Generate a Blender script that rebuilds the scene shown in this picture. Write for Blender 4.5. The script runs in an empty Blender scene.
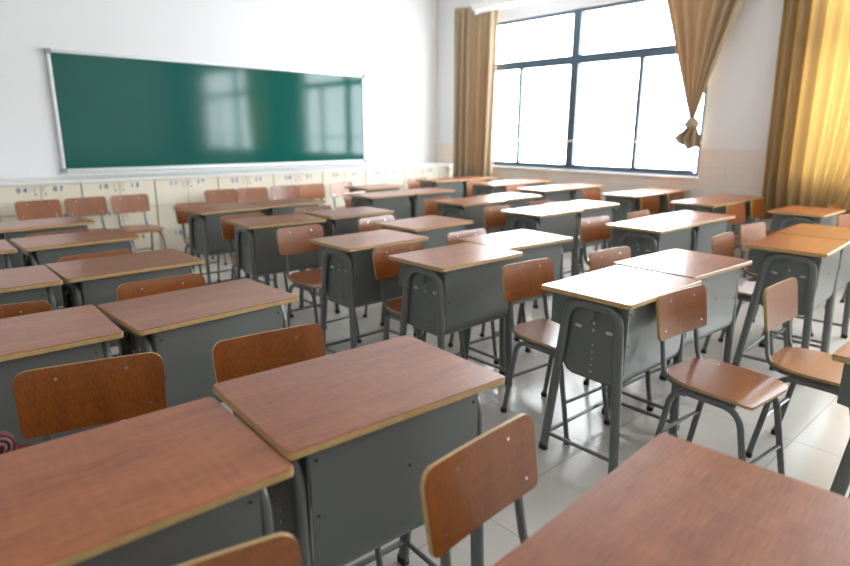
import bpy, bmesh, math, random
from mathutils import Vector, Matrix, noise
random.seed(7)
S = bpy.context.scene
COL = S.collection
PI = math.pi
R = math.radians

# ------------------------------------------------------------------ helpers
def link(o, parent=None):
    COL.objects.link(o)
    if parent: o.parent = parent
    return o

def obj(name, bm, mats, parent=None, smooth=False, recalc=True):
    if recalc: bmesh.ops.recalc_face_normals(bm, faces=bm.faces[:])
    me = bpy.data.meshes.new(name)
    bm.to_mesh(me); bm.free()
    if not isinstance(mats, (list, tuple)): mats = [mats]
    for m in mats: me.materials.append(m)
    if smooth:
        for p in me.polygons: p.use_smooth = True
        try: me.set_sharp_from_angle(angle=R(40))
        except Exception: pass
    return link(bpy.data.objects.new(name, me), parent)

def tag(o, label, cat, group=None):
    o['label'] = label; o['category'] = cat
    if group: o['group'] = group
    return o

def struct(o):
    o['kind'] = 'structure'; return o

def thing(name, loc=(0, 0, 0), rz=0):
    o = bpy.data.objects.new(name, None)
    o.empty_display_size = .05
    o.location = loc; o.rotation_euler = (0, 0, rz)
    return link(o)

def kids(o): return KIDS.get(o.name, [])
def copy_tree(o, parent=None):
    c = o.copy(); COL.objects.link(c)
    if parent: c.parent = parent
    for ch in [x for x in ALL_CHILD.get(o, [])]:
        copy_tree(ch, c)
    return c
ALL_CHILD = {}
def index_tree(root):
    ALL_CHILD[root] = list(root.children)
    for c in root.children: index_tree(c)

def box(bm, x0, x1, y0, y1, z0, z1, mi=0, bev=0):
    vs = [bm.verts.new((x, y, z)) for x in (x0, x1) for y in (y0, y1) for z in (z0, z1)]
    q = [(0, 1, 3, 2), (4, 6, 7, 5), (0, 4, 5, 1), (2, 3, 7, 6), (0, 2, 6, 4), (1, 5, 7, 3)]
    fs = [bm.faces.new([vs[i] for i in f]) for f in q]
    for f in fs: f.material_index = mi
    if bev:
        es = list({e for f in fs for e in f.edges})
        bmesh.ops.bevel(bm, geom=es, offset=bev, segments=2, affect='EDGES', profile=.5)
    return fs

def tube(bm, path, a, c, b=None, n=10, caps=True, mi=0, sq=1.0):
    """sweep an oval section (a in the bend plane, c along b) along a path"""
    path = [Vector(p) for p in path]
    rings = []
    for i, p in enumerate(path):
        t = (path[min(i + 1, len(path) - 1)] - path[max(i - 1, 0)]).normalized()
        bb = Vector(b) if b else (Vector((0, 0, 1)) if abs(t.z) < .9 else Vector((1, 0, 0)))
        bb = (bb - t * bb.dot(t)).normalized()
        nn = t.cross(bb).normalized()
        ring = []
        for k in range(n):
            th = 2 * PI * k / n + PI / n
            cx, sx = math.cos(th), math.sin(th)
            cx = math.copysign(abs(cx) ** sq, cx); sx = math.copysign(abs(sx) ** sq, sx)
            ring.append(bm.verts.new(p + nn * a * cx + bb * c * sx))
        rings.append(ring)
    for r0, r1 in zip(rings, rings[1:]):
        for k in range(n):
            f = bm.faces.new((r0[k], r0[(k + 1) % n], r1[(k + 1) % n], r1[k])); f.material_index = mi
    if caps:
        bm.faces.new(rings[0][::-1]).material_index = mi
        bm.faces.new(rings[-1]).material_index = mi

def fillet(pts, rad, seg=6):
    """round the inner corners of a polyline"""
    pts = [Vector(p) for p in pts]; out = [pts[0]]
    for i in range(1, len(pts) - 1):
        r = rad[i - 1] if isinstance(rad, (list, tuple)) else rad
        p = pts[i]; d0 = (pts[i - 1] - p); d1 = (pts[i + 1] - p)
        k = min(r, d0.length * .49, d1.length * .49)
        A = p + d0.normalized() * k; B = p + d1.normalized() * k
        for s in range(seg + 1):
            t = s / seg
            out.append(A * (1 - t) ** 2 + p * 2 * t * (1 - t) + B * t * t)
    out.append(pts[-1]); return out

def prism(bm, poly, axis, d0, d1, mi=0, side_mi=None):
    """extrude a 2D polygon along an axis; poly in the two other axes (in xyz order)"""
    def P(p, d):
        return {'x': (d, p[0], p[1]), 'y': (p[0], d, p[1]), 'z': (p[0], p[1], d)}[axis]
    a = [bm.verts.new(P(p, d0)) for p in poly]; b = [bm.verts.new(P(p, d1)) for p in poly]
    bm.faces.new(a[::-1]).material_index = mi; bm.faces.new(b).material_index = mi
    n = len(poly)
    for i in range(n):
        f = bm.faces.new((a[i], a[(i + 1) % n], b[(i + 1) % n], b[i]))
        f.material_index = mi if side_mi is None else side_mi

def rrect(x0, x1, y0, y1, r, seg=5):
    out = []
    for cx, cy, a0 in ((x1 - r, y1 - r, 0), (x0 + r, y1 - r, 90), (x0 + r, y0 + r, 180), (x1 - r, y0 + r, 270)):
        for s in range(seg + 1):
            a = R(a0 + 90 * s / seg); out.append((cx + r * math.cos(a), cy + r * math.sin(a)))
    return out

def disc(bm, c, axis, r, h, n=10, mi=0):
    M = {'x': Matrix.Rotation(PI / 2, 4, 'Y'), 'y': Matrix.Rotation(PI / 2, 4, 'X'), 'z': Matrix()}[axis]
    ret = bmesh.ops.create_cone(bm, cap_ends=True, segments=n, radius1=r, radius2=r * .8, depth=h,
                          matrix=Matrix.Translation(c) @ M)
    for v in ret['verts']:
        for f in v.link_faces: f.material_index = mi

def plate(bm, rows, thick, fn, nx=10):
    """plywood plate: rows=[(v, half_width)], fn(u,v)->(point, normal); faces mat 0, rim mat 1"""
    top, bot = [], []
    for v, hw in rows:
        tr, br = [], []
        for i in range(nx + 1):
            u = hw * (2 * i / nx - 1); p, nn = fn(u, v)
            tr.append(bm.verts.new(p + nn * thick / 2)); br.append(bm.verts.new(p - nn * thick / 2))
        top.append(tr); bot.append(br)
    for j in range(len(rows) - 1):
        for i in range(nx):
            bm.faces.new((top[j][i], top[j][i + 1], top[j + 1][i + 1], top[j + 1][i]))
            bm.faces.new((bot[j][i], bot[j + 1][i], bot[j + 1][i + 1], bot[j][i + 1]))
        for i in (0, nx):
            bm.faces.new((top[j][i], top[j + 1][i], bot[j + 1][i], bot[j][i])).material_index = 1
    for j in (0, len(rows) - 1):
        for i in range(nx):
            bm.faces.new((top[j][i], top[j][i + 1], bot[j][i + 1], bot[j][i])).material_index = 1

# ------------------------------------------------------------------ materials
def mat(name):
    m = bpy.data.materials.new(name); m.use_nodes = True
    nt = m.node_tree; nt.nodes.clear()
    out = nt.nodes.new('ShaderNodeOutputMaterial')
    return m, nt, out

def N(nt, typ, **kw):
    n = nt.nodes.new(typ)
    for k, v in kw.items():
        if k in n.inputs: n.inputs[k].default_value = v
        else: setattr(n, k, v)
    return n

def principled(name, col, rough=.5, metal=0, spec=.5, coat=0, vary=0, scale=8, bump=0, bscale=60):
    m, nt, out = mat(name)
    p = N(nt, 'ShaderNodeBsdfPrincipled')
    p.inputs['Base Color'].default_value = (*col, 1)
    p.inputs['Roughness'].default_value = rough
    p.inputs['Metallic'].default_value = metal
    p.inputs['Specular IOR Level'].default_value = spec
    p.inputs['Coat Weight'].default_value = coat
    tc = N(nt, 'ShaderNodeTexCoord')
    if vary:
        nz = N(nt, 'ShaderNodeTexNoise', Scale=scale, Detail=4.)
        nt.links.new(tc.outputs['Object'], nz.inputs['Vector'])
        mx = N(nt, 'ShaderNodeMix', data_type='RGBA')
        mx.inputs[6].default_value = (*[c * (1 - vary) for c in col], 1)
        mx.inputs[7].default_value = (*[min(1, c * (1 + vary)) for c in col], 1)
        nt.links.new(nz.outputs['Fac'], mx.inputs[0]); nt.links.new(mx.outputs[2], p.inputs['Base Color'])
    if bump:
        nb = N(nt, 'ShaderNodeTexNoise', Scale=bscale, Detail=3.)
        nt.links.new(tc.outputs['Object'], nb.inputs['Vector'])
        bp = N(nt, 'ShaderNodeBump', Strength=bump, Distance=.002)
        nt.links.new(nb.outputs['Fac'], bp.inputs['Height']); nt.links.new(bp.outputs['Normal'], p.inputs['Normal'])
    nt.links.new(p.outputs[0], out.inputs[0])
    return m

def wood(name, dark, light, grain='x', rough=.3, coat=.0, lo=.36, hi=.68):
    m, nt, out = mat(name)
    L = nt.links.new
    tc = N(nt, 'ShaderNodeTexCoord'); oi = N(nt, 'ShaderNodeObjectInfo')
    add = N(nt, 'ShaderNodeVectorMath', operation='ADD')
    mul = N(nt, 'ShaderNodeMath', operation='MULTIPLY'); mul.inputs[1].default_value = 37.
    L(oi.outputs['Random'], mul.inputs[0]); L(tc.outputs['Object'], add.inputs[0]); L(mul.outputs[0], add.inputs[1])
    def stretched(s, sc, det, dist=0.):
        mp = N(nt, 'ShaderNodeMapping'); mp.inputs['Scale'].default_value = s
        L(add.outputs[0], mp.inputs['Vector'])
        nz = N(nt, 'ShaderNodeTexNoise', Scale=sc, Detail=det, Distortion=dist)
        L(mp.outputs[0], nz.inputs['Vector']); return nz
    sx = (1, 12, 1) if grain == 'x' else (12, 12, 1)
    broad = stretched((.6, 5, .6) if grain == 'x' else (6, 6, .6), 3., 5., .4)
    fine = stretched((2.5, 60, 2.5) if grain == 'x' else (60, 60, 2.5), 6., 4.)
    cross = stretched((26, 3.0, 3) if grain == 'x' else (3, 3, 26), 3., 3., .6)
    mx = N(nt, 'ShaderNodeMix', data_type='RGBA')
    mx.inputs[6].default_value = (*dark, 1); mx.inputs[7].default_value = (*light, 1)
    rm = N(nt, 'ShaderNodeMapRange'); rm.inputs[1].default_value = lo; rm.inputs[2].default_value = hi
    a1 = N(nt, 'ShaderNodeMath', operation='MULTIPLY_ADD'); a1.inputs[1].default_value = .55
    L(fine.outputs['Fac'], a1.inputs[0])
    a0 = N(nt, 'ShaderNodeMath', operation='MULTIPLY'); a0.inputs[1].default_value = .33
    L(broad.outputs['Fac'], a0.inputs[0]); L(a0.outputs[0], a1.inputs[2])
    a2 = N(nt, 'ShaderNodeMath', operation='MULTIPLY_ADD'); a2.inputs[1].default_value = .16
    L(cross.outputs['Fac'], a2.inputs[0]); L(a1.outputs[0], a2.inputs[2])
    L(a2.outputs[0], rm.inputs[0]); L(rm.outputs[0], mx.inputs[0])
    hs = N(nt, 'ShaderNodeHueSaturation')
    vr = N(nt, 'ShaderNodeMapRange'); vr.inputs[3].default_value = .88; vr.inputs[4].default_value = 1.12
    L(oi.outputs['Random'], vr.inputs[0]); L(vr.outputs[0], hs.inputs['Value']); L(mx.outputs[2], hs.inputs['Color'])
    p = N(nt, 'ShaderNodeBsdfPrincipled'); p.inputs['Roughness'].default_value = rough
    p.inputs['Coat Weight'].default_value = coat; p.inputs['Coat Roughness'].default_value = .12
    L(hs.outputs[0], p.inputs['Base Color'])
    bp = N(nt, 'ShaderNodeBump', Strength=.08, Distance=.001)
    L(fine.outputs['Fac'], bp.inputs['Height']); L(bp.outputs['Normal'], p.inputs['Normal'])
    L(p.outputs[0], out.inputs[0])
    return m

def tiles(name, col, mortar, w, h, off=(0, 0, 0), rough=.2, axes='xy', ms=.004, vary=.06, mixrot=False):
    m, nt, out = mat(name); L = nt.links.new
    g = N(nt, 'ShaderNodeNewGeometry')
    sep = N(nt, 'ShaderNodeSeparateXYZ'); L(g.outputs['Position'], sep.inputs[0])
    cmb = N(nt, 'ShaderNodeCombineXYZ')
    idx = {'x': 0, 'y': 1, 'z': 2}
    def sub(ax, o, k):
        s = N(nt, 'ShaderNodeMath', operation='SUBTRACT'); s.inputs[1].default_value = o
        L(sep.outputs[idx[ax]], s.inputs[0]); L(s.outputs[0], cmb.inputs[k])
    sub(axes[0], off[0], 0); sub(axes[1], off[1], 1)
    br = N(nt, 'ShaderNodeTexBrick', offset=0., squash=1.)
    br.inputs['Scale'].default_value = 1.; br.inputs['Mortar Size'].default_value = ms
    br.inputs['Brick Width'].default_value = w; br.inputs['Row Height'].default_value = h
    br.inputs['Color1'].default_value = (*[c * (1 - vary) for c in col], 1)
    br.inputs['Color2'].default_value = (*[min(1, c * (1 + vary)) for c in col], 1)
    br.inputs['Mortar'].default_value = (*mortar, 1)
    br.inputs['Mortar Smooth'].default_value = .1
    L(cmb.outputs[0], br.inputs['Vector'])
    nz = N(nt, 'ShaderNodeTexNoise', Scale=2.2, Detail=6.); L(g.outputs['Position'], nz.inputs['Vector'])
    mr = N(nt, 'ShaderNodeMapRange'); mr.inputs[3].default_value = .86; mr.inputs[4].default_value = 1.1
    L(nz.outputs['Fac'], mr.inputs[0])
    hs = N(nt, 'ShaderNodeHueSaturation'); L(mr.outputs[0], hs.inputs['Value']); L(br.outputs['Color'], hs.inputs['Color'])
    p = N(nt, 'ShaderNodeBsdfPrincipled'); p.inputs['Roughness'].default_value = rough
    L(hs.outputs[0], p.inputs['Base Color'])
    bp = N(nt, 'ShaderNodeBump', Strength=.3, Distance=.002, invert=True)
    L(br.outputs['Fac'], bp.inputs['Height']); L(bp.outputs['Normal'], p.inputs['Normal'])
    L(p.outputs[0], out.inputs[0]); return m

M_TOP = wood('red_brown_laminate', (.165, .037, .010), (.40, .125, .040), 'x', .33, .25)
M_CHR = wood('chair_veneer', (.11, .023, .003), (.35, .105, .015), 'z', .32, .4, .28, .74)
M_SEAT = wood('seat_veneer', (.13, .028, .007), (.33, .098, .026), 'x', .30, .4, .22, .78)
M_PLY = principled('plywood_edge', (.46, .30, .12), .5, vary=.25, scale=40)
M_MET = principled('grey_enamel', (.134, .142, .134), .30, spec=.6, vary=.06, scale=6)
M_BLACK = principled('black_rubber', (.012, .012, .012), .6)
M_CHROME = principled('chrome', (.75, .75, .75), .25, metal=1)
M_WALL = principled('white_plaster', (.735, .735, .74), .85, vary=.015, scale=1.5)
M_CEIL = principled('ceiling_white', (.85, .85, .84), .9)
M_FLOOR = tiles('floor_tiles', (.56, .53, .48), (.38, .36, .32), .74, .60, (2.2, 1.30), .2, 'xy', .003)
M_WTILE = tiles('wainscot_tiles', (.74, .65, .57), (.64, .56, .49), .30, .20, (0, 1.22), .3, 'yz', .003, .02)
M_LOCK = principled('cream_locker', (.68, .61, .48), .45, vary=.06, scale=5)
M_LOCKD = principled('cream_locker_door', (.74, .68, .55), .4, vary=.06, scale=5)
M_SLAB = principled('white_slab', (.80, .80, .78), .4)
M_BLUE = principled('blue_paint', (.006, .07, .34), .5)
M_PULL = principled('clear_plastic_pull', (.78, .76, .70), .2)
M_DARK = principled('dark_metal', (.05, .05, .05), .4)
M_BOARD = principled('green_board', (.0015, .080, .064), .09, spec=.3, vary=.12, scale=1.2)
M_ALU = principled('aluminium_frame', (.55, .56, .56), .35, metal=.6)
M_GPL = principled('grey_plastic', (.22, .23, .23), .5)
M_WIN = principled('window_frame_blue_grey', (.06, .10, .14), .4)
M_WHITE = principled('white_enamel', (.82, .82, .80), .35)
M_TUBE = principled('white_tube_glass', (.9, .9, .9), .2)
M_BAG = principled('maroon_cloth', (.10, .008, .012), .8, vary=.3, scale=30)
M_STRIPE = principled('silver_stripe', (.36, .25, .26), .5)
M_KNOT = principled('knotted_cloth', (.40, .31, .20), .8, vary=.2, scale=12, bump=.3, bscale=20)

def curtain_mat(name, diff, trans, k):
    m, nt, out = mat(name); L = nt.links.new
    tc = N(nt, 'ShaderNodeTexCoord')
    mp = N(nt, 'ShaderNodeMapping'); mp.inputs['Scale'].default_value = (60, 60, 1.5)
    L(tc.outputs['Object'], mp.inputs['Vector'])
    nz = N(nt, 'ShaderNodeTexNoise', Scale=1.5, Detail=3.); L(mp.outputs[0], nz.inputs['Vector'])
    mr = N(nt, 'ShaderNodeMapRange'); mr.inputs[3].default_value = .8; mr.inputs[4].default_value = 1.2
    L(nz.outputs['Fac'], mr.inputs[0])
    d = N(nt, 'ShaderNodeBsdfDiffuse'); t = N(nt, 'ShaderNodeBsdfTranslucent')
    for c, s in ((diff, d), (trans, t)):
        hs = N(nt, 'ShaderNodeHueSaturation'); hs.inputs['Color'].default_value = (*c, 1)
        L(mr.outputs[0], hs.inputs['Value']); L(hs.outputs[0], s.inputs['Color'])
    mx = N(nt, 'ShaderNodeMixShader'); mx.inputs[0].default_value = k
    L(d.outputs[0], mx.inputs[1]); L(t.outputs[0], mx.inputs[2]); L(mx.outputs[0], out.inputs[0])
    return m
M_CURT = curtain_mat('brown_gold_curtain', (.50, .40, .27), (.42, .26, .12), .26)
M_CURTY = curtain_mat('gold_backlit_curtain', (.36, .28, .18), (.68, .52, .27), .5)

m, nt, out = mat('window_glass')
tr = N(nt, 'ShaderNodeBsdfTransparent'); gl = N(nt, 'ShaderNodeBsdfGlossy', Roughness=.02)
mx = N(nt, 'ShaderNodeMixShader')
mx.inputs[0].default_value = .05; nt.links.new(tr.outputs[0], mx.inputs[1]); nt.links.new(gl.outputs[0], mx.inputs[2])
nt.links.new(mx.outputs[0], out.inputs[0]); M_GLASS = m

# ------------------------------------------------------------------ the room
XW, YW, XL, YF, ZC = 6.9, 7.36, -2.6, -3.6, 3.5
W1 = (3.0, 6.52, .907, 2.92)      # near window: y0,y1,z0,z1
W2 = (-2.3, 2.05, .907, 2.92)
bm = bmesh.new(); box(bm, XL - .15, XW + .25, YF - .15, YW + .15, -.1, 0); struct(obj('floor', bm, M_FLOOR))
bm = bmesh.new(); box(bm, XL - .15, XW + .25, YF - .15, YW + .15, ZC, ZC + .1); struct(obj('ceiling', bm, M_CEIL))
bm = bmesh.new(); box(bm, XL, XW, YW, YW + .15, 0, ZC); struct(obj('wall_back', bm, M_WALL))
bm = bmesh.new(); box(bm, XL, XW, YF - .15, YF, 0, ZC); struct(obj('wall_front', bm, M_WALL))
bm = bmesh.new(); box(bm, XL - .15, XL, YF - .15, YW + .15, 0, ZC); struct(obj('wall_left', bm, M_WALL))
bm = bmesh.new()
T = .24
for a, b in ((YF - .15, W2[0]), (W2[1], W1[0]), (W1[1], YW + .15)): box(bm, XW, XW + T, a, b, 0, ZC)
for w in (W1, W2):
    box(bm, XW, XW + T, w[0], w[1], 0, w[2]); box(bm, XW, XW + T, w[0], w[1], w[3], ZC)
struct(obj('wall_right', bm, M_WALL))
# tiled dado on the window wall
bm = bmesh.new()
for a, b, z in ((YF, W2[0], 1.22), (W2[0], W2[1], W2[2] - .03), (W2[1], W1[0], 1.22), (W1[0], W1[1], W1[2] - .03), (W1[1], YW, 1.22)):
    box(bm, XW - .012, XW, a, b, 0, z)
struct(obj('trim_1', bm, M_WTILE))
# shallow beam line on the chalkboard wall
bm = bmesh.new(); box(bm, XL, XW, YW - .012, YW, 2.93, ZC); struct(obj('trim_2', bm, M_WALL))
bm = bmesh.new(); box(bm, XL, XL + .015, YF, YW, 0, .12); struct(obj('baseboard_left', bm, M_WTILE))

def window(idx, w, mulls, thick, sill):
    y0, y1, z0, z1 = w
    root = bpy.data.objects.new('window_%d' % idx, None); root.location = (XW + .06, (y0 + y1) / 2, z0); link(root); struct(root)
    L = root.location
    def part(name, bm, m):
        bmesh.ops.translate(bm, verts=bm.verts[:], vec=-L)
        return obj(name, bm, m, root)
    x0, x1 = XW + .03, XW + .09
    bm = bmesh.new(); f = .045
    box(bm, x0, x1, y0, y1, z0, z0 + .04); box(bm, x0, x1, y0, y1, z1 - f, z1)
    box(bm, x0, x1, y0, y0 + f, z0, z1); box(bm, x0, x1, y1 - f, y1, z0, z1)
    part('window_frame', bm, M_WIN)
    tz = 2.31
    bm = bmesh.new(); box(bm, x0 - .01, x1, y0 + f, y1 - f, tz - .055, tz + .055, bev=.006); part('transom', bm, M_WIN)
    bm = bmesh.new(); box(bm, x0 - .015, x1, thick - .06, thick + .06, z0, z1, bev=.006); part('mullion', bm, M_WIN)
    for y in mulls:
        bm = bmesh.new(); box(bm, x0, x1 - .01, y - .028, y + .028, z0 + .03, tz - .05, bev=.004); part('sash_stile', bm, M_WIN)
    ys = sorted([y0 + f, y1 - f, thick] + list(mulls))
    for a, b in zip(ys, ys[1:]):
        bm = bmesh.new(); box(bm, x0 + .025, x0 + .031, a, b, z0 + .03, tz - .05); part('pane', bm, M_GLASS)
        bm = bmesh.new(); box(bm, x0 + .005, x0 + .045, a + .03, b - .03, z0 + .038, z0 + .07); part('bottom_rail', bm, M_WIN)
    for a, b in ((y0 + f, thick), (thick, y1 - f)):
        bm = bmesh.new(); box(bm, x0 + .025, x0 + .031, a, b, tz + .05, z1 - f); part('pane', bm, M_GLASS)
    bm = bmesh.new(); tube(bm, [(XW + .015, y0, 1.282), (XW + .015, y1, 1.282)], .012, .012); part('safety_bar', bm, M_WHITE)
    bm = bmesh.new(); box(bm, XW - .03, XW + .1, y0 - .01, y1 + .01, z0 - .03, z0 - .002, bev=.004); part('window_sill', bm, M_SLAB)
window(1, W1, (3.83, 5.66), 4.76, True)
window(2, W2, (-1.2, .95), -.12, True)

# ------------------------------------------------------------------ lockers under the chalkboard
YK = 6.70
def text_mesh(s, size, gap=1.0):
    cu = bpy.data.curves.new('t', 'FONT'); cu.body = s; cu.size = size; cu.extrude = .001; cu.align_x = 'CENTER'
    cu.space_character = gap; cu.offset = .0018
    o = bpy.data.objects.new('t', cu); COL.objects.link(o)
    dg = bpy.context.evaluated_depsgraph_get(); dg.update()
    me = bpy.data.meshes.new_from_object(o.evaluated_get(dg))
    bpy.data.objects.remove(o); me.materials.clear(); me.materials.append(M_BLUE)
    return me
def door_parts(root, cx, zt, num, side, loc):
    """one small locker door, side=-1 left / +1 right of the middle"""
    dw, dh = .341, .268
    bm = bmesh.new()
    box(bm, -dw / 2, dw / 2, -.016, 0, -dh, 0, bev=.003)
    d = obj('door', bm, M_LOCKD, root); d.location = (cx, -.001, zt)
    ex = -side * (dw / 2 - .035)
    bm = bmesh.new(); tube(bm, [(ex - .012, -.018, -.045), (ex - .006, -.034, -.04), (ex + .010, -.034, -.02), (ex + .014, -.018, -.014)], .006, .006)
    obj('handle', bm, M_PULL, d, True)
    bm = bmesh.new(); disc(bm, (ex + side * .004, -.018, -.085), 'y', .008, .006); obj('keyhole', bm, M_DARK, d)
    if num:
        o = bpy.data.objects.new('number', text_mesh(num, .062, 1.7)); link(o, d)
        o.location = (-side * (dw / 2 - .148), -.017, -.062); o.rotation_euler = (PI / 2, 0, 0)
for i in range(10):
    cx = .4105 + i * .6985
    single = (i == 9)
    w = .349
    root = thing('locker_cabinet', (cx, YK, 0))
    x1 = w if not single else 6.885 - cx
    bm = bmesh.new(); box(bm, -w + .002, x1 - .002, .0, .62, .06, .88); box(bm, -w + .01, x1 - .01, .05, .6, 0, .06)
    obj('body', bm, M_LOCK, root)
    for r in range(3):
        n = -2 + 6 * i + r
        door_parts(root, -.1725, .874 - r * .272, '%02d' % n if n > 0 else None, -1, None)
        if not single: door_parts(root, .1725, .874 - r * .272, '%02d' % (n + 3), 1, None)
    lab = 'cream locker cabinet with top doors numbered %02d and %02d under the chalkboard wall' % (-2 + 6 * i, 1 + 6 * i)
    if i == 0: lab = 'leftmost cream locker cabinet, its numbered doors 01 to 03 at the picture edge'
    if single: lab = 'cream locker cabinet in the corner beside the curtain, top door numbered 52'
    tag(root, lab, 'locker', 'numbered cream lockers along the chalkboard wall')
bm = bmesh.new(); box(bm, .04, XW - .013, YK - .025, YW - .013, .881, .905, bev=.003)
tag(obj('worktop', bm, M_SLAB), 'long white ledge slab on top of the numbered cream lockers', 'ledge')

# ------------------------------------------------------------------ chalkboard
root = thing('chalkboard', (3.44, YW, .945))
bw, bh = 3.99, 1.24
bm = bmesh.new(); box(bm, -bw / 2 + .02, bw / 2 - .02, -.022, -.002, .02, bh - .02); obj('writing_surface', bm, M_BOARD, root)
bm = bmesh.new()
box(bm, -bw / 2 + .03, bw / 2 - .03, -.035, -.001, bh - .032, bh, bev=.004)
box(bm, -bw / 2 + .03, bw / 2 - .03, -.04, -.001, 0, .04, bev=.004)
for s in (-1, 1): box(bm, s * bw / 2 - (.032 if s > 0 else 0), s * bw / 2 + (.032 if s < 0 else 0), -.035, -.001, .03, bh - .03, bev=.004)
obj('board_frame', bm, M_ALU, root)
for sx in (-1, 1):
    for z in (.022, bh - .022):
        bm = bmesh.new(); prism(bm, rrect(sx * (bw / 2 - .018) - .027, sx * (bw / 2 - .018) + .027, z - .027, z + .027, .012), 'y', -.043, -.001)
        obj('corner_cap', bm, M_GPL, root)
tag(root, 'wide green chalkboard with an aluminium frame on the white wall', 'chalkboard')

# ------------------------------------------------------------------ curtains
def sheet(name, fn, ns, nz, m):
    bm = bmesh.new(); g = [[bm.verts.new(fn(i / ns, j / nz)) for j in range(nz + 1)] for i in range(ns + 1)]
    for i in range(ns):
        for j in range(nz): bm.faces.new((g[i][j], g[i + 1][j], g[i + 1][j + 1], g[i][j + 1]))
    o = obj(name, bm, m, None, recalc=True)
    for p in o.data.polygons: p.use_smooth = True
    md = o.modifiers.new('cloth_thickness', 'SOLIDIFY'); md.thickness = .002
    return o
def lerp(a, b, t): return a + (b - a) * t
def c_left(s, t):
    z = lerp(3.13, .5, t)
    ph = s * 2 * PI * 7.5 + .5 * math.sin(t * 3 + s * 5)
    y = lerp(6.62, 6.00, s) + .012 * math.sin(ph * .5 + 1) + (.02 * (s - .5)) * t
    x = lerp(6.56, 6.76, s) + (.05 + .02 * math.sin(s * 9)) * math.sin(ph) * (.6 + .4 * t)
    return (x, y, z)
o = sheet('curtain', c_left, 150, 30, M_CURT)
tag(o, 'brown gold curtain hanging straight in the corner beside the lockers', 'curtain')
def c_knot(s, t):
    z = lerp(3.13, 1.53, t)
    k = (1 - t) ** 1.0
    k = lerp(k, k ** 1.5, .18)
    yl = 3.075 + .022 + .50 * k ** .92          # left edge in the picture
    yr = 3.075 - .022 - .56 * (k * .85 + .15 * k * k)
    y = lerp(yl, yr, s)
    amp = .012 + .05 * k
    ph = s * 2 * PI * 6 + .8 * math.sin(s * 7)
    x = 6.74 + amp * math.sin(ph) + .02 * (1 - k)
    return (x, y, z)
root = thing('knotted_curtain', (6.74, 3.075, 3.13))
o = sheet('drape', c_knot, 130, 40, M_CURT)
o.data.transform(Matrix.Translation(-root.location)); o.parent = root
# the knot: a wrapped bundle and the flared tail
bm = bmesh.new()
bmesh.ops.create_uvsphere(bm, u_segments=36, v_segments=22, radius=1)
for v in bm.verts:
    th = math.atan2(v.co.y, v.co.x)
    r = 1 + .14 * math.sin(th * 7 + v.co.z * 4) + .12 * noise.noise(v.co * 2.2)
    v.co = Vector((v.co.x * .065 * r, v.co.y * .075 * r, v.co.z * .065 + .01 * math.sin(th * 3)))
    v.co += Vector((6.76, 3.07, 1.485))
def tail(s, t):
    zt = lerp(1.50, 1.225, t)
    z = zt + .02 * math.sin(s * 11) * t + .05 * max(0, .35 - s) / .35 * max(0, t - .3)
    wl = .03 + .17 * math.sin(min(1, t / .72) * PI / 2) ** 2 * (1 if t < .72 else 1 - (t - .72) * 1.9)
    wr = .03 + .085 * min(1, t * 1.6)
    y = lerp(3.07 + wl, 3.05 - wr, s)
    x = 6.75 + lerp(.01, .05, t) * math.sin(s * 2 * PI * 3.5 + t)
    return (x, y, z)
bmesh.ops.translate(bm, verts=bm.verts[:], vec=-root.location)
k1 = obj('knot', bm, M_KNOT, root, True)
o = sheet('tail', tail, 60, 14, M_KNOT); o.data.transform(Matrix.Translation(-root.location)); o.parent = root
tag(root, 'brown curtain tied up in a knot over the right end of the window', 'curtain')
def c_right(s, t):
    z = lerp(3.13, .52 + .16 * s, t)
    sw = max(0, s - .25) / .75
    ytop = 2.32 - 1.45 * s
    ybot = 2.24 - 1.25 * s
    sweep = .30 * sw * (1 - abs(2 * sw - 1) * .3) * t ** 3
    y = lerp(ytop, ybot, t) + sweep
    ph = s * 2 * PI * 12 + 1.2 * math.sin(s * 11)
    amp = .055 if s < .3 else .032
    x = 6.76 + amp * math.sin(ph) * (.7 + .3 * t) - .02 * t
    return (x, y, z)
o = sheet('curtain', c_right, 340, 40, M_CURTY)
tag(o, 'wide golden curtain drawn over the second window, glowing with daylight', 'curtain')
bm = bmesh.new(); tube(bm, [(6.80, -2.4, 3.15), (6.80, 6.9, 3.15)], .012, .012)
for y in (-2.3, 0., 2.3, 4.6, 6.8): box(bm, 6.8, XW, y - .01, y + .01, 3.14, 3.16)
tag(obj('curtain_rail', bm, M_WHITE), 'thin white curtain rail above the windows', 'curtain rail')

# hanging lamp batten
root = thing('fluorescent_lamp', (6.3, 5.33, 2.99))
bm = bmesh.new(); box(bm, -.05, .05, -.66, .66, -.01, .045, bev=.006); obj('housing', bm, M_WHITE, root)
bm = bmesh.new(); tube(bm, [(0, -.6, -.035), (0, .6, -.035)], .016, .016, n=14); obj('tube', bm, M_TUBE, root, True)
for s in (-1, 1):
    bm = bmesh.new(); box(bm, -.02, .02, s * .62 - .02, s * .62 + .02, -.055, -.01, bev=.003); obj('lamp_holder', bm, M_WHITE, root)
    bm = bmesh.new(); tube(bm, [(0, s * .45, .045), (0, s * .45, ZC - 2.99)], .006, .006); obj('suspension_rod', bm, M_WHITE, root)
tag(root, 'long white fluorescent batten lamp hanging above the window', 'lamp')

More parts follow.
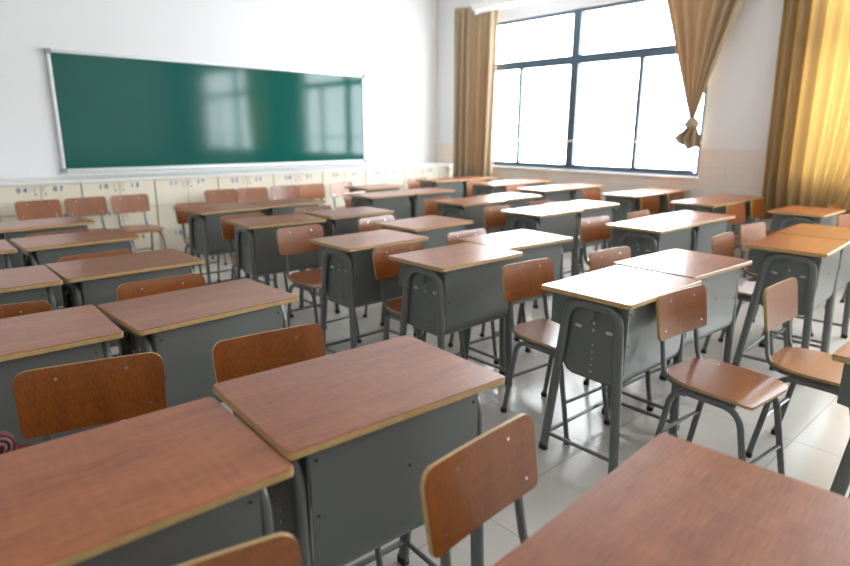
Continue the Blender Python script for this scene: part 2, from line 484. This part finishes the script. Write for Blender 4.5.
# ------------------------------------------------------------------ desk
def make_desk():
    root = thing('school_desk')
    bm = bmesh.new()
    hx, hy, r = .3, .2055, .014
    lv = [(.7415, .0015, 1), (.743, 0, 1), (.7575, 0, 1), (.7585, .0005, 0), (.76, .0018, 0)]
    rings = []
    for z, ins, mi in lv:
        rings.append([bm.verts.new((x, y, z)) for x, y in rrect(-hx + ins, hx - ins, -hy + ins, hy - ins, r - ins)])
    for (a, b), (_, _, mi) in zip(zip(rings, rings[1:]), lv[1:]):
        for k in range(len(a)):
            f = bm.faces.new((a[k], a[(k + 1) % len(a)], b[(k + 1) % len(a)], b[k])); f.material_index = mi
    bm.faces.new(rings[0][::-1]).material_index = 1; bm.faces.new(rings[-1]).material_index = 0
    obj('tabletop', bm, [M_TOP, M_PLY], root)
    for s in (-1, 1):
        X = s * .256
        bm = bmesh.new()
        path = fillet([(X, -.176, .012), (X, -.142, .712), (X, .088, .712), (X, .173, .012)], .075, 8)
        tube(bm, path, .020, .0135, (1, 0, 0), n=12, sq=.75)
        # low side rail
        tube(bm, [(X, -.17, .085), (X, .162, .085)], .009, .009, (1, 0, 0), n=8)
        fr = obj('leg_frame', bm, M_MET, root, True)
        for y in (-.1765, .1735):
            bm = bmesh.new(); prism(bm, rrect(X - .014, X + .014, y - .020, y + .020, .009, 3), 'z', 0, .026); obj('foot_cap', bm, M_BLACK, fr)
        # side sheet
        bm = bmesh.new()
        poly = [(-.165, .738), (.182, .738), (.182, .597), (.118, .588), (.112, .46), (.106, .43), (.09, .408), (.06, .396),
                (-.12, .392), (-.145, .40), (-.160, .42), (-.165, .45)]
        prism(bm, poly, 'x', s * .238, s * .242)
        # folded lip round the lower part
        tube(bm, [(s * .242, .108, .455), (s * .242, .095, .425), (s * .242, .055, .410), (s * .242, -.14, .406)], .0025, .003, (1, 0, 0), n=6)
        sp = obj('side_panel', bm, M_MET, root)
        xx = s * .243
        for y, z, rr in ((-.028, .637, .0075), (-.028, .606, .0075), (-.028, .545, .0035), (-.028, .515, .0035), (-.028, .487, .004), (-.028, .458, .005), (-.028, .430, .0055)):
            bm = bmesh.new(); disc(bm, (xx, y, z), 'x', rr, .003, 12); obj('hole_light_disc', bm, M_CHROME, sp)  # bright disc standing in for light showing through a punched hole
        for y in (.045, -.098):
            bm = bmesh.new(); box(bm, xx - .003, xx + .003, y - .016, y + .016, .604, .616, bev=.002); obj('slot_light_bar', bm, M_CHROME, sp)  # bright bar in place of an open slot with light behind it
        bm = bmesh.new(); box(bm, s * .2665 - .002, s * .2665 + .002, -.036, -.020, .655, .715); tube(bm, [(s * .2665, -.028, .66), (s * .276, -.028, .648), (s * .281, -.028, .663)], .003, .005, (0, 1, 0), n=8)
        obj('bag_hook', bm, M_MET, root)
    # front sheet with rolled lower edge
    prof = [(-.169, .738), (-.169, .46), (-.166, .432), (-.155, .408), (-.136, .394), (-.10, .390)]
    bm = bmesh.new()
    th = .003
    inn = [(-.166, .738), (-.166, .46), (-.163, .433), (-.153, .411), (-.135, .397), (-.10, .393)]
    prism(bm, prof + inn[::-1], 'x', -.237, .237)
    fp = obj('front_panel', bm, M_MET, root, True)
    for x, z in ((-.222, .70), (-.222, .57), (.222, .70), (.222, .57), (0.02, .60)):
        bm = bmesh.new(); disc(bm, (x, -.170, z), 'y', .004, .003, 10); obj('screw', bm, M_DARK, fp)
    bm = bmesh.new(); box(bm, -.237, .237, -.164, .18, .594, .597); box(bm, -.237, .237, .177, .18, .597, .607); obj('shelf', bm, M_MET, root)
    bm = bmesh.new(); box(bm, -.24, .24, .13, .155, .725, .7404); box(bm, -.24, .24, -.16, -.13, .725, .7404); obj('top_rail', bm, M_MET, root)
    bm = bmesh.new(); tube(bm, [(-.256, .16, .088), (.256, .16, .088)], .010, .010, n=8); obj('stretcher', bm, M_MET, root, True)
    return root

def make_chair():
    root = thing('school_chair')
    def back(u, v):
        z = .580 + v
        y = -.022 + v * .16 + .16 * u * u * -1 + .004
        n = Vector((.32 * u, 1, -.16)).normalized()
        return Vector((u, y, z)), n
    H = .178; rows = []
    W = .183
    for v, d in ((0, .016), (.003, .008), (.009, .003), (.018, .0005), (.04, 0), (.08, 0), (.12, 0), (H - .034, .0003), (H - .022, .003), (H - .012, .009), (H - .005, .017), (H - .001, .027), (H, .034)):
        rows.append((v, W - d - .006 * (1 - v / H)))
    bm = bmesh.new(); plate(bm, rows, .011, back, 14); bk = obj('backrest', bm, [M_CHR, M_PLY], root, True)
    for x, v in ((-.085, .145), (.085, .145), (-.135, .035), (.135, .035)):
        p, n = back(x, v)
        bm = bmesh.new(); disc(bm, (0, 0, 0), 'y', .0055, .014, 10)
        s = obj('screw', bm, M_CHROME, bk); s.location = p; s.rotation_euler = (-.16, 0, 0)
    def seat(u, v):
        # v: 0 at the back, .37 at the front edge
        z = .436 + .010 * math.exp(-v * 14) - .10 * u * u * math.sin(min(1, v / .2) * PI / 2) * -1 * .6
        if v > .29: z -= (v - .29) ** 2 * 2.2
        y = -.022 - v
        return Vector((u, y, z)), Vector((-.1 * u, 0, 1)).normalized()
    rows = [(0, .075), (.004, .100), (.012, .120), (.028, .138), (.05, .152), (.08, .164), (.12, .172), (.17, .175), (.22, .174), (.27, .172), (.31, .170), (.335, .167), (.350, .160), (.360, .150), (.364, .138)]
    bm = bmesh.new(); plate(bm, rows, .012, seat, 14); st = obj('seat', bm, [M_SEAT, M_PLY], root, True)
    for x, v in ((-.12, .10), (.12, .10), (-.12, .27), (.12, .27)):
        p, n = seat(x, v)
        bm = bmesh.new(); disc(bm, (0, 0, 0), 'z', .0055, .0135, 10)
        s = obj('screw', bm, M_CHROME, st); s.location = p
    for s in (-1, 1):
        X = s * .125
        bm = bmesh.new()
        tube(bm, fillet([(X, .018, .722), (X, -.008, .575), (X * 1.05, -.034, .415), (X * 1.1, -.33, .412)], [.03, .075], 8), .0085, .012, (1, 0, 0), n=10, sq=.8)
        obj('back_support', bm, M_MET, root, True)
        X = s * .150
        bm = bmesh.new()
        tube(bm, fillet([(X + s * .004, -.020, .012), (X - s * .004, -.085, .400), (X - s * .004, -.345, .400), (X + s * .004, -.420, .012)], .07, 8), .0125, .0085, (1, 0, 0), n=10, sq=.8)
        fr = obj('leg_frame', bm, M_MET, root, True)
        for y in (-.019, -.421):
            bm = bmesh.new(); prism(bm, rrect(X + s * .004 - .012, X + s * .004 + .012, y - .015, y + .015, .007, 3), 'z', 0, .022); obj('foot_cap', bm, M_BLACK, fr)
    for y, z in ((-.052, .20), (-.386, .185)):
        bm = bmesh.new(); tube(bm, [(-.150, y, z), (.150, y, z)], .0095, .0075, n=8); obj('stretcher', bm, M_MET, root, True)
    bm = bmesh.new(); tube(bm, [(-.146, -.215, .398), (.146, -.215, .398)], .008, .008, n=8); obj('seat_crossbar', bm, M_MET, root, True)
    return root

DESKS = [
 # x0, y0, angle, label  (x0,y0 = near left corner of the top)
 (-.106, .920, -1.6, 'large red-brown desk cut off by the lower left edge of the picture'),
 (.498, .936, -3.1, 'red-brown desk in the centre foreground, in front of the nearest orange chair back'),
 (.566, .069, 3.0, 'nearest red-brown desk, cut off by the bottom right edge of the picture'),
 (-.109, 1.965, -1.5, 'second desk from the camera along the left picture edge'),
 (.528, 1.928, 3.0, 'reddish desk directly behind the centre foreground desk, one row back'),
 (-.097, 2.842, -.8, 'third desk from the camera along the left picture edge'),
 (.522, 2.846, 1.4, 'third desk back in the left block, its right end above a pale floor gap'),
 (-.12, 3.77, 0., 'fourth desk from the camera along the left picture edge, only its corner showing'),
 (.512, 3.765, 1.8, 'fourth desk back in the left block, under the three orange chairs'),
 (.475, 4.58, 4.0, 'small looking farthest desk of the left block, closest to the orange chairs'),
 (1.97, 1.048, -.4, 'white-gleaming desk in the middle foreground showing its perforated grey side'),
 (2.588, 1.09, -3.0, 'right half of the gleaming desk pair, joined to the perforated-side desk'),
 (1.951, -.004, 0., 'desk corner at the right picture edge beside the nearest wooden seat'),
 (1.871, 1.944, .1, 'desk with half red half white shining top behind the left wooden chair'),
 (2.477, 2.075, -3.0, 'right half of the desk pair in the picture centre, top shining white'),
 (1.821, 2.627, .5, 'single reddish desk with deep grey side, left of centre'),
 (2.541, 2.906, 3., 'pinkish desk set back on its own just above the picture centre'),
 (1.765, 3.718, -3.5, 'red-brown desk with dark grey front, middle block fourth row, left half'),
 (2.45, 3.745, -1., 'paler right half of the fourth-row desk pair in the middle block'),
 (1.81, 4.62, 2., 'pale-topped desk nearest the locker doors 16 and 17'),
 (2.425, 4.68, 1., 'darker-topped right half of the last desk pair below lockers 22 and 25'),
 (3.65, .855, 3., 'pinkish desk with broad grey side near the right picture edge'),
 (4.262, .90, 2., 'desk behind the right-edge pinkish desk, only its top and blue-grey front showing'),
 (3.717, 1.809, .4, 'shining white desk with punched grey side, right block second row, left half'),
 (4.325, 1.822, -1.7, 'right half of the shining desk pair, right block second row'),
 (3.734, 2.800, -.7, 'shining white desk in the right block third row, left half'),
 (4.355, 2.844, -2., 'shining white desk in the right block third row, right half'),
 (3.792, 3.690, -1., 'desk with a reddish left corner and white right side, right block fourth row'),
 (4.41, 3.724, 1.0, 'white-shining right half of the desk pair in the right block fourth row'),
 (3.53, 4.70, 1., 'pale desk with a light blue-grey front below lockers 34 and 37, left half'),
 (4.14, 4.72, .5, 'pale desk with a light blue-grey front, right half of its pair'),
 (4.05, 5.46, 3., 'thin looking pale desk standing just in front of lockers 34 to 40'),
 (5.45, 1.345, 0., 'small desk standing under the golden curtain at the right'),
 (5.475, 2.20, 0., 'desk under the white wall between the curtains, left half'),
 (6.085, 2.205, 0., 'desk against the tiled wall right of the knotted curtain, right half'),
 (5.66, 3.05, 0., 'white-shining desk under the right end of the window, left half'),
 (6.27, 3.07, 0., 'white-shining desk against the wall under the right end of the window'),
 (5.44, 4.03, 0., 'desk under the middle of the window, left half of its pair'),
 (6.05, 4.04, 0., 'desk under the middle of the window, right half touching the wall'),
 (5.55, 4.90, 0., 'desk under the left part of the window, left half of its pair'),
 (6.16, 4.91, 0., 'desk against the wall under the left part of the window'),
 (5.40, 5.75, 0., 'farthest desk, in the corner below the straight curtain, left half'),
 (6.01, 5.76, 0., 'farthest desk touching the straight corner curtain, right half'),
]
CHAIRS = [
 # x, y of the backrest, angle, label
 (.225, .775, -11, 'orange chair at the very bottom edge, only its rounded back top showing'),
 (.838, .742, 4, 'nearest bright orange wooden chair back, standing right of the centre foreground desk'),
 (.345, 1.745, -14, 'dark orange chair back above the large lower left desk'),
 (.835, 1.65, -7, 'orange chair back tucked behind the centre foreground desk'),
 (.83, 2.605, -2, 'orange chair back behind the second desk of the left block'),
 (.22, 2.56, -8, 'orange chair back at the left picture edge in the second row'),
 (.77, 3.40, 0, 'thin strip of orange chair back behind the third desk of the left block'),
 (.78, 4.31, 2, 'low orange chair back behind the fourth desk of the left block'),
 (1.03, 6.42, 3, 'leftmost of the three orange chairs standing against the lockers'),
 (1.425, 6.44, 3, 'middle of the three orange chairs standing against the lockers'),
 (1.825, 6.44, 4, 'rightmost of the three orange chairs against the lockers, its seat in view'),
 (2.765, 6.42, -4, 'pink-shining chair against the lockers below number 22'),
 (3.14, 6.42, -4, 'pink-shining chair against the lockers below number 25'),
 (3.56, 6.42, -4, 'orange to pink chair against the lockers below number 28'),
 (3.925, 6.42, 0, 'palest chair against the lockers below number 31'),
 (4.37, 6.43, 3, 'faint pale chair against the lockers below number 37'),
 (2.06, 5.36, 0, 'orange chair hidden behind the pale last-row desk, its left edge peeping out'),
 (2.03, 4.33, -3, 'pink and red chair behind the dark-fronted fourth-row desk'),
 (2.71, 4.42, -3, 'reddish chair back low behind the paler fourth-row desk'),
 (2.05, 3.52, 2, 'red chair with orange seat left of the single desk with deep grey side'),
 (2.74, 3.57, 5, 'pink chair back behind the pinkish set-back desk'),
 (2.12, 2.56, -2, 'reddish-orange chair between the single desk and the half red half white desk'),
 (2.78, 2.66, 0, 'pale pink chair back behind the shining picture-centre desk'),
 (2.315, 1.79, -4, 'wooden chair with seat in view left of the perforated-side desk'),
 (2.925, 1.70, -5, 'chair back rising behind the gleaming middle foreground desk'),
 (2.345, 1.025, -5, 'nearest complete wooden chair, seat and back fully in view, in front of the gleaming desk'),
 (2.79, .80, -1, 'second wooden chair beside the right-edge desk, back with pale rim'),
 (3.93, 1.50, 3, 'pinkish chair left of the right-edge pinkish desk, seat half hidden'),
 (4.57, 1.55, -6, 'palest pink chair back above the right-edge pinkish desk'),
 (3.99, 2.47, -4, 'reddish chair behind the shining desk of the right block second row'),
 (4.57, 2.43, 0, 'low reddish chair back behind the right half of the second-row shining desk'),
 (3.97, 3.44, 2, 'red-pink chair behind the shining third-row desk of the right block'),
 (4.62, 3.44, -3, 'thin strip of red chair back behind the third-row right half desk'),
 (4.02, 4.27, 3, 'orange chair left of the desk with a reddish left corner'),
 (3.76, 5.27, 14, 'whitish-pink chair left of the pale desk below locker 34'),
 (6.12, 3.87, -2, 'pink chair back left of the desk under the window right end'),
 (5.84, 3.00, -1, 'dark orange chair back under the shining desk edge by the window, left one'),
 (6.42, 3.01, 2, 'dark orange chair back by the wall under the window right end, right one'),
 (5.77, 2.13, -3, 'orange chair back under the desk edge beside the tiled wall, left one'),
 (6.38, 2.15, 0, 'orange chair back nearest the golden curtain beside the tiled wall'),
 (5.72, 1.25, -6, 'pink chair cut by the right picture edge below the golden curtain'),
 (6.45, 1.52, 0, 'orange chair at the right picture edge under the golden curtain'),
 (5.90, 5.50, 0, 'pale chair peeping out left behind the desk near the corner curtain'),
 (5.92, 4.84, 0, 'pale chair peeping out left behind the mid-window desk'),
 (5.67, 6.42, -2, 'pale pink chair in front of lockers 46 and 49'),
]
dp = make_desk(); index_tree(dp)
for i, (x0, y0, a, lab) in enumerate(DESKS):
    o = dp if i == 0 else copy_tree(dp)
    a = R(a); hx, hy = .3, .2055
    o.location = (x0 + hx * math.cos(a) - hy * math.sin(a), y0 + hx * math.sin(a) + hy * math.cos(a), 0)
    o.rotation_euler = (0, 0, a)
    if i == 1: o.scale = (1.008, 1.008, 1.017)     # this desk is set a little higher
    tag(o, lab, 'desk', 'school desks in rows')
cp = make_chair(); index_tree(cp)
for i, (x, y, a, lab) in enumerate(CHAIRS):
    o = cp if i == 0 else copy_tree(cp)
    o.location = (x, y, 0); o.rotation_euler = (0, 0, R(a))
    tag(o, lab, 'chair', 'wooden school chairs')

# ------------------------------------------------------------------ maroon bag hung on the chair at the left edge
root = thing('cloth_bag', (.080, 1.60, .445))
bm = bmesh.new()
bmesh.ops.create_uvsphere(bm, u_segments=28, v_segments=18, radius=1)
for v in bm.verts:
    c = v.co.copy(); w = .085 * (1 + .12 * noise.noise(c * 2.4)) * (1.15 - .25 * c.z)
    v.co = Vector((math.copysign(abs(c.x) ** .8, c.x) * w, math.copysign(abs(c.y) ** .8, c.y) * .05 * (1.1 - .2 * c.z), .13 + math.copysign(abs(c.z) ** .75, c.z) * .135))
    v.co += Vector((-.04, -.10, .02))
obj('bag_body', bm, M_BAG, root, True)
for k, (rr, m_) in enumerate(((.027, M_BAG), (.0215, M_STRIPE), (.016, M_BAG), (.0105, M_STRIPE), (.005, M_BAG))):
    bm = bmesh.new()
    pts = [(.018 + rr * math.cos(R(a)), -.115 - .002 * k, .262 + rr * math.sin(R(a))) for a in range(-60, 230, 20)]
    tube(bm, pts, .0033, .016, (0, 1, 0), n=8); obj('rolled_strap', bm, m_, root, True)
bm = bmesh.new(); tube(bm, fillet([(-.03, -.08, .22), (.03, -.0, .20), (.09, .09, .14), (.135, .125, .11), (.14, .10, .09), (.05, .03, .10), (-.03, -.06, .12)], .03, 5), .003, .012, (0, 0, 1), n=8)
obj('shoulder_strap', bm, M_BAG, root, True)
tag(root, 'dark red cloth bag with silver-striped rolled strap at the left edge chair', 'bag')

# ------------------------------------------------------------------ daylight, camera
w = bpy.data.worlds.new('overcast_sky'); S.world = w; w.use_nodes = True
nt = w.node_tree; bg = nt.nodes['Background']
bg.inputs[0].default_value = (.90, .96, 1.0, 1); bg.inputs[1].default_value = 9.0
for wd in (W1, W2):
    ld = bpy.data.lights.new('window_portal', 'AREA'); ld.shape = 'RECTANGLE'; ld.size = wd[3] - wd[2]; ld.size_y = wd[1] - wd[0]
    ld.cycles.is_portal = True
    lo = link(bpy.data.objects.new('window_portal', ld)); lo.location = (XW + .12, (wd[0] + wd[1]) / 2, (wd[2] + wd[3]) / 2)
    lo.rotation_euler = (0, R(90), 0)

cam = bpy.data.cameras.new('camera'); co = link(bpy.data.objects.new('camera', cam)); S.camera = co
cam.sensor_width = 36; cam.lens = 593.93 / 850 * 36; cam.clip_start = .02
fw = Vector((0.65139279, 0.71837839, -0.24417191)); rt = Vector((0.74166048, -0.67075575, 0.00514328)); up = Vector((0.1600849, 0.18444295, 0.96971832))
Mx = Matrix((rt, up, -fw)).transposed().to_4x4(); Mx.translation = (0, 0, 1.3707)
co.matrix_world = Mx
cam.dof.use_dof = True; cam.dof.focus_distance = 2.0; cam.dof.aperture_fstop = 1.9
vs = S.view_settings; vs.view_transform = 'Standard'; vs.look = 'None'; vs.gamma = 1; vs.exposure = 1.32; vs.use_curve_mapping = False
S.cycles.max_bounces = 10; S.cycles.diffuse_bounces = 6; S.cycles.transparent_max_bounces = 12
S.cycles.sample_clamp_indirect = 8
